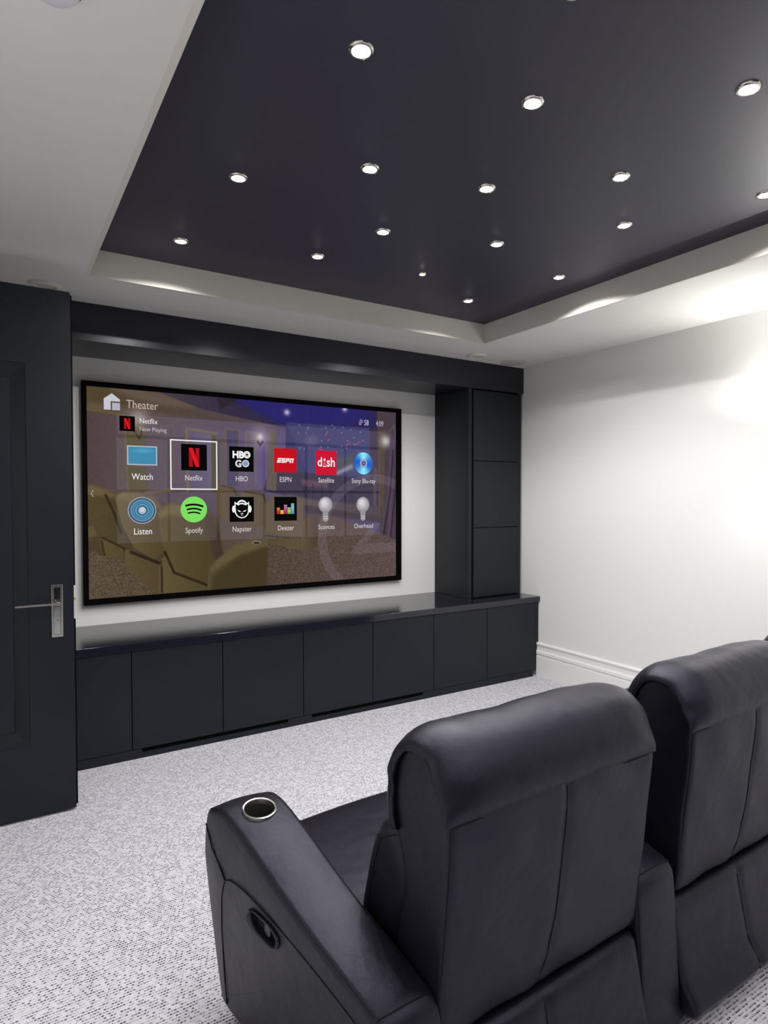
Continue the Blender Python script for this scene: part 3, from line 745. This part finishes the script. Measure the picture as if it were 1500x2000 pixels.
# wall sconces (up and down light); the right one sits just outside the photo
def sconce(x, y, side, lab, f=1.0):
    t = thing('wall_sconce', lab, 'wall light', (x, y, 1.70), 0, 'up and down wall sconces')
    q = MB(); q.box(-.004 if side > 0 else -.03, -.03, -.05, .03 if side > 0 else .004, .03, .05); q.build('backplate', M['chrome'], t, bevel=.003)
    q = MB(); q.lathe([(.036, -.075), (.042, -.075), (.042, .075), (.036, .075), (.036, .004), (.036, -.004)], (side*.090, 0, 0), 32); q.lathe([(.036, .0), (.0001, .0)], (side*.090, 0, 0), 32)
    q.box(min(0, side*.04), -.012, -.012, max(0, side*.04), .012, .012)
    q.build('shade', M['offwhite'], t, smooth=True)
    spot((side*.090, 0, .05), SCONCE_UP*f, 160, .35, PI, t, (1, .98, .95), .03)
    spot((side*.090, 0, -.05), SCONCE_DOWN*f, 130, .7, 0, t, (1, .98, .95), .03)
sconce(XR, 1.73, -1, 'cylindrical up and down sconce on the right wall just past the photo edge')
sconce(XR, -1.2, -1, 'unseen cylindrical sconce added on the right wall behind the camera for fill light', .12)  # this and the next two are unseen dim lamps added for fill
sconce(XL, 1.2, 1, 'unseen cylindrical sconce added on the left wall before the door for fill light', .12)
sconce(XL, -1.2, 1, 'unseen cylindrical sconce added on the left wall behind the camera for fill light', .12)

# ---------------------------------------------------------------- recliners
LE = [M['leather'], M['thread']]
def resample(pts, n, closed=True):
    P = [Vector((p[0], p[1])) for p in pts]
    # Catmull-Rom through the points, then equal arc length
    out = []; N_ = len(P)
    for i in range(N_ if closed else N_-1):
        p0, p1, p2, p3 = (P[(i+k-1) % N_] if closed else P[min(max(i+k-1, 0), N_-1)] for k in range(4))
        for k in range(8):
            t = k/8
            out.append(.5*((2*p1)+(-p0+p2)*t+(2*p0-5*p1+4*p2-p3)*t*t+(-p0+3*p1-3*p2+p3)*t**3))
    if not closed: out.append(P[-1])
    L_ = [0]
    Q = out+([out[0]] if closed else [])
    for a, b in zip(Q[:-1], Q[1:]): L_.append(L_[-1]+(b-a).length)
    res = []; j = 0
    for k in range(n):
        s = L_[-1]*k/(n if closed else n-1)
        while j < len(L_)-2 and L_[j+1] < s: j += 1
        f = (s-L_[j])/max(1e-9, L_[j+1]-L_[j]); res.append(Q[j].lerp(Q[j+1], min(1, f)))
    return res
def offset(P, dist, closed=True):
    n = len(P); area = sum(P[i].x*P[(i+1) % n].y-P[(i+1) % n].x*P[i].y for i in range(n)); sg = 1 if area > 0 else -1
    out = []
    for i in range(n):
        d_ = (P[(i+1) % n]-P[i-1]); d_ = d_.normalized() if d_.length > 1e-9 else Vector((1, 0))
        out.append(P[i]+Vector((-d_.y, d_.x))*sg*dist)
    return out
def side_loft(q, prof, stations, n=72, disp=None, mi=0):
    """closed side profile (v, z) swept across the seat width; stations (u, inset)"""
    base = resample(prof, n)
    rings = []
    for u, ins in stations:
        pr_ = offset(base, ins)
        ring = []
        for p in pr_:
            v, z = p.x, p.y; uu = u
            if disp: uu, v, z = disp(u, v, z)
            ring.append((uu, v, z))
        rings.append(ring)
    # closing rings
    for end in (0, -1):
        u, ins = stations[end]
        cen = [Vector((sum(p[1] for p in rings[end])/n, sum(p[2] for p in rings[end])/n))]*1
        c = cen[0]; extra = []
        for f in (.8, .45, .12):
            extra.append([(p[0], c.x+(p[1]-c.x)*f, c.y+(p[2]-c.y)*f) for p in rings[end]])
        if end == 0: rings = extra[::-1]+rings
        else: rings = rings+extra
    q.loft(rings, mi)
def round_st(u0, u1, r, mid=0, n=3, crown=0):
    st = []
    for k in range(n+1):
        a = PI/2*k/n; st.append((u0+r*(1-math.cos(a)) if False else u0+r*(1-math.sin(PI/2-a)), r*(1-math.sin(a))))
    m = []
    for k in range(1, mid+1):
        f = k/(mid+1); m.append((u0+r+(u1-u0-2*r)*f, -crown*math.sin(PI*f)))
    en = [(u1-(u-u0), i) for u, i in reversed(st)]
    return st+m+en
def seam(q, pts, r=.0016): q.tube(pts, r, 6, 1)
def boolean_cut(o, cutter):
    m = o.modifiers.new('cut', 'BOOLEAN'); m.object = cutter; m.operation = 'DIFFERENCE'; m.solver = 'EXACT'
    dg = bpy.context.evaluated_depsgraph_get(); me = bpy.data.meshes.new_from_object(o.evaluated_get(dg))
    old = o.data; o.modifiers.remove(m); o.data = me; bpy.data.meshes.remove(old); bpy.data.objects.remove(cutter)
    o.data.set_sharp_from_angle(angle=math.radians(45))

ARM = [(.705, .060), (.735, .085), (.750, .20), (.758, .36), (.757, .48), (.742, .560), (.705, .601), (.650, .614), (.580, .603), (.480, .572), (.380, .537), (.270, .504), (.150, .474), (.055, .450),
       (.030, .430), (.022, .38), (.012, .22), (.004, .080), (.012, .058), (.30, .055)]
AW = .165
def splay(q):
    # the outer armrest opens out towards its front and is slimmer at the rear
    out = []
    for u, v, z in q.v:
        k = min(1, max(0, (.69-v)/.655)); wd = 1-.17*k
        out.append((-.020+.090*k+u*wd+.036*min(1, max(0, (.46-z)/.4)), v, z))
    q.v = out
    return q
def arm_mesh(outer):
    q = MB()
    side_loft(q, ARM, round_st(0, AW, .016, 5, 4, .005), 110)
    top = [Vector(p) for p in ARM[4:14]]
    tp = resample(top, 60, False)
    for uu, off in ((.0065, -.0035), (AW-.0065, -.0035)):
        seam(q, [(uu, p.x, p.y+off) for p in tp], .0014)
    seam(q, [(.006, .046, .446), (.04, .042, .4505), (.08, .0415, .452), (.125, .042, .4505), (AW-.006, .046, .446)], .0014)
    seam(q, [(.006, .036, .430), (.0045, .025, .38), (.005, .015, .22), (.005, .008, .10)], .0014)
    if outer:
        f = [(-.0002, *p) for p in ((.735, .546), (.690, .505), (.640, .468), (.622, .445), (.632, .43), (.650, .39), (.668, .30), (.680, .18), (.684, .08))]
        seam(q, f, .0016)
        f = resample([(.622, .446), (.585, .462), (.50, .466), (.35, .452), (.2, .424), (.08, .394), (.02, .370)], 40, False)
        seam(q, [(-.0002, p.x, p.y) for p in f], .0016)
        splay(q)
    return q

BACK = [(.035, .345), (.022, .45), (.008, .58), (-.005, .70), (-.010, .80), (.004, .862), (.032, .900), (.080, .916), (.130, .902), (.172, .858), (.190, .800), (.186, .730), (.158, .665),
        (.150, .600), (.165, .520), (.185, .440), (.185, .370), (.14, .335), (.08, .33)]
CAP = [(-.0125, .795), (-.022, .815), (-.016, .862), (.014, .912), (.052, .936), (.100, .942), (.150, .924), (.194, .880), (.216, .815), (.214, .745), (.190, .690),
       (.176, .690), (.196, .745), (.197, .800), (.178, .860), (.134, .908), (.080, .923), (.030, .906), (.001, .866), (-.0125, .805)]
LUMB = [(.150, .672), (.185, .702), (.225, .705), (.262, .680), (.290, .620), (.315, .540), (.335, .450), (.30, .42), (.20, .41), (.165, .50), (.140, .60)]
SEAT = [(.20, .30), (.20, .445), (.30, .462), (.50, .470), (.68, .468), (.760, .455), (.800, .425), (.815, .380), (.812, .33), (.78, .29), (.5, .28)]
BU0, BU1 = .202, .834

def back_disp(u, v, z):
    # soft upholstery: groove along the centre seam, fullness either side
    uc = .515-.03*max(0, (.62-z)/.27)**1.5
    if v < .06:
        g = math.exp(-((u-uc)/.012)**2)
        side = math.exp(-((u-BU0)/.03)**2)+math.exp(-((u-BU1)/.03)**2)
        puff = .010*math.sin(PI*min(1, max(0, (u-BU0)/(BU1-BU0))))
        v += .004*g-puff*min(1, max(0, (z-.36)/.05))
        v += .003*math.sin(u*31+z*9)*math.sin(z*17+u*5)
    return u, v, z
def cap_disp(u, v, z):
    f = (u-(BU0-.006))/((BU1+.006)-(BU0-.006))
    e = min(f, 1-f)
    if z > .8:
        # crest droops to the ends, leather slightly wavy
        z -= .010*(1-min(1, e/.16))**2 + .004*math.sin(f*7+.6)*min(1, e*8)
    if v < .03: v += .0025*math.sin(u*47+z*20)*min(1, e*10)
    wob = .004*math.sin(z*70+v*60)
    if e < .03: u += wob*(1 if f < .5 else -1)*.8
    return u, v, z

def rear_v(prof, z):
    P = [p for p in resample(prof, 300) if p.x < (.055 if prof is BACK else .045) and p.y < .81]
    P.sort(key=lambda p: p.y)
    return float(np.interp(z, [p.y for p in P], [p.x for p in P]))
def recliner(label, left_arm):
    t = thing('recliner', label, 'recliner', (0, 0, 0), 0, 'row of dark leather cinema recliners')
    if left_arm:
        a = arm_mesh(True).build('armrest', LE, t, smooth=True, angle=60)
        # pocket for the cup holder and for the release handle
        c = MB(); c.lathe([(.0001, .540), (.0375, .540), (.0375, .70), (.0001, .70)], (.074, .602, -.009), 40); cc_ = c.build('cutter', M['dark']); boolean_cut(a, cc_)
        c = MB(); pts = []
        for k in range(32):
            an = 2*PI*k/32; ca, sa = math.cos(an), math.sin(an)
            pts.append((math.copysign(abs(ca)**.7, ca)*.058, math.copysign(abs(sa)**.8, sa)*.019))
        tilt = lambda m_: setattr(m_, 'v', [(a_-.137*(b_-.44), b_, c2) for a_, b_, c2 in m_.v])
        c.loft([[(-.05, .44+p[0], .418+p[1]) for p in pts], [(.032, .44+p[0], .418+p[1]) for p in pts]]); tilt(c); cc_ = c.build('cutter', M['dark']); boolean_cut(a, cc_)
        a.data.polygons.foreach_set('use_smooth', [True]*len(a.data.polygons)); a.data.set_sharp_from_angle(angle=math.radians(45))
        q = MB(); rings = []
        for du, s in ((.0, 1.34), (-.004, 1.32), (-.006, 1.22), (-.004, 1.10), (.001, 1.02), (.015, .98)):
            rings.append([(.016+du, .44+p[0]*(1+(s-1)*.55), .418+p[1]*(1+(s-1)*1.1)) for p in pts])
        q.loft(rings, caps=False); tilt(q); hnd = q.build('release_handle', M['plastic'], a, smooth=True)
        q = MB(); q.loft([[(.0305, .44+p[0]*.98, .418+p[1]*.98) for p in pts], [(.0315, .44+p[0]*.98, .418+p[1]*.98) for p in pts]])
        q.lathe([(.0001, -.007), (.013, -.006), (.015, .006), (.0001, .008)], (.026, .428, .418), 20, axis='x')
        tilt(q)
        q.build('handle_paddle', M['plastic'], a, smooth=True, angle=40)
        lift = lambda m_: setattr(m_, 'v', [(a_, b_, c2+.16*(b_-.602)+.006) for a_, b_, c2 in m_.v])
        q = MB(); q.lathe([(.0372, .552), (.0372, .614), (.0380, .6185), (.0410, .6195), (.0435, .6180), (.0435, .612), (.0372, .612)], (.074, .602, -.009), 48); lift(q)
        q.build('cup_holder', M['steel'], a, smooth=True)
        a.children[-1]['label'] = 'round brushed steel cup holder rim'
        q = MB(); q.lathe([(.0368, .606), (.0360, .5430), (.0001, .5420)], (.074, .602, -.009), 40); lift(q); q.build('cup_lining', M['cupin'], a, smooth=True)
    a = arm_mesh(False).build('armrest', LE, t, smooth=True, angle=60); a.location = (.825, 0, 0)
    # base between the arms
    q = MB()
    base = [(-.022, .045), (-.010, .14), (.010, .24), (.024, .310), (.038, .325), (.075, .318), (.30, .27), (.74, .29), (.74, .06), (.4, .045)]
    def bd(u, v, z):
        if v < .06:
            uc = .49; v += .005*math.exp(-((u-uc)/.014)**2)
            v -= .006*math.sin(PI*min(1, max(0, (u-.17)/.65)))
        return u, v, z
    side_loft(q, base, round_st(.168, .822, .014, 51, 3), 90, bd)
    seam(q, [(.490, bd(.490, rear_v(base, z), z)[1]-.0004, z) for z in (.300, .28, .26, .23, .2, .17, .14, .11, .08, .06)], .0018)
    q.build('base', LE, t, smooth=True, angle=60)
    # backrest shell
    q = MB(); side_loft(q, BACK, round_st(BU0, BU1, .014, 61, 3), 120, back_disp)
    for uu in (BU0+.004, BU1-.004):
        seam(q, [(uu, v+.001, z) for v, z in ((.036, .36), (.026, .45), (.012, .58), (-.001, .70), (-.006, .79))], .0015)
    ps = []
    for k in range(24):
        z = .36+(.79-.36)*k/23; uc = .515-.03*max(0, (.62-z)/.27)**1.5
        uu, v, zz = back_disp(uc, rear_v(BACK, z), z); ps.append((uu, v-.0004, z))
    seam(q, ps, .0018)
    q.build('backrest', LE, t, smooth=True, angle=70)
    # headrest flap draped over the top of the backrest
    q = headrest_mesh()
    q.build('headrest', LE, t, smooth=True, angle=75)
    q = MB(); side_loft(q, LUMB, round_st(BU0+.004, BU1-.004, .03, 8, 4, .012), 60)
    seam(q, [(BU0+.004, v, z) for v, z in ((.185, .69), (.235, .66), (.262, .60), (.282, .52), (.292, .45))], .0015)
    q.build('lumbar_cushion', LE, t, smooth=True, angle=70)
    q = MB(); side_loft(q, SEAT, round_st(.170, .820, .022, 10, 4, .010), 80)
    q.build('seat_cushion', LE, t, smooth=True, angle=70)
    q = MB(); side_loft(q, [(.742, .075), (.795, .08), (.812, .12), (.815, .27), (.80, .295), (.742, .29)], round_st(.172, .818, .012, 6, 3, .004), 50)
    q.build('footrest', LE, t, smooth=True, angle=70)
    for u in (.22, .77):
        for v in (.06, .66): q = MB(); q.lathe([(.0001, 0), (.022, 0), (.022, .06), (.0001, .06)], (u, v, 0), 16); q.build('foot', M['plastic'], t)
    for u, v in ((.08, .02), (.08, .62)):
        if left_arm: q = MB(); q.lathe([(.0001, 0), (.02, 0), (.02, .07), (.0001, .07)], (u, v, 0), 16); q.build('foot', M['plastic'], t)
        q = MB(); q.lathe([(.0001, 0), (.02, 0), (.02, .07), (.0001, .07)], (u+.825, v, 0), 16); q.build('foot', M['plastic'], t)
    return t

def headrest_mesh():
    """thick folded flap: outer skin and inner skin joined by puffed ends"""
    q = MB()
    outer = [(-.0125, .788), (-.024, .812), (-.020, .860), (.008, .910), (.050, .937), (.100, .943), (.152, .926), (.198, .880), (.220, .815), (.217, .745), (.192, .690)]
    inner = [(-.006, .792), (-.008, .815), (-.002, .856), (.024, .896), (.058, .916), (.098, .922), (.140, .908), (.176, .868), (.194, .808), (.192, .748), (.172, .695)]
    n = 44
    O = resample(outer, n, False); I = resample(inner, n, False)
    u0, u1 = BU0-.014, BU1+.008
    def section(u, f):   # f 0 at the very end .. 1 full thickness
        e = min(u-u0, u1-u)
        drop = .030*max(0, 1-e/.10)**2.2
        mid = [(o+i_)/2 for o, i_ in zip(O, I)]
        ring = []
        for k in range(n):
            p = mid[k].lerp(O[k], f); ring.append(p)
        for k in reversed(range(n)):
            p = mid[k].lerp(I[k], f); ring.append(p)
        out = []
        for j, p in enumerate(ring):
            k = j if j < n else 2*n-1-j; s = k/(n-1)
            v, z = p.x, p.y
            c = Vector((.098, .80))
            d_ = (Vector((v, z))-c)
            sc = 1-drop*(1.0 if s > .12 else s/.12)/max(.05, d_.length)*1.0
            v, z = c.x+d_.x*sc, c.y+d_.y*sc
            ful = math.sin(PI*s)
            wv = .0009*math.sin(u*43+s*9)+.0020*math.sin(u*17-s*5)
            v += wv*ful; z += wv*ful*.8
            uu = u+(.0035*math.sin(s*24+1)+.002*math.sin(s*51))*(1 if u < .5 else -1)*max(0, 1-e/.03)*ful
            out.append((uu, v, z))
        return out
    rings = []
    st = [(0, .15), (.0015, .55), (.004, .85), (.009, 1.0), (.016, 1.02), (.03, 1.0), (.05, 1), (.075, 1), (.10, 1)]
    for a, f in st: rings.append(section(u0+a, f))
    m = 22
    for k in range(1, m): rings.append(section(u0+.10+(u1-u0-.20)*k/m, 1))
    for a, f in reversed(st): rings.append(section(u1-a, f))
    q.loft(rings)
    # hem stitching under the rear edge, with the end hems
    seam(q, [(u0+.012+(u1-u0-.024)*k/30, -.0125-.001*math.sin(k), .7885) for k in range(31)], .0022)
    for uu, sg in ((u0-.0005, 1), (u1+.0005, -1)):
        pass
    return q

TH = math.radians(2.0)
def seat_pos(k, dv=0):
    u = .825*k
    return (.500+u*math.cos(TH)-dv*math.sin(TH), .930+u*math.sin(TH)+dv*math.cos(TH), 0)
r1 = recliner('nearest dark leather recliner, with steel cup holder in its left armrest', True)
r1.location = seat_pos(0); r1.rotation_euler = (0, 0, TH)
r2 = recliner('middle dark leather recliner, cut off by the right edge of the photo', False)
r2.location = seat_pos(1, .012); r2.rotation_euler = (0, 0, TH)
r3 = copy_tree(r2); r3.location = seat_pos(2, .046); r3['label'] = 'farthest recliner, only a corner of its headrest showing behind the middle one'
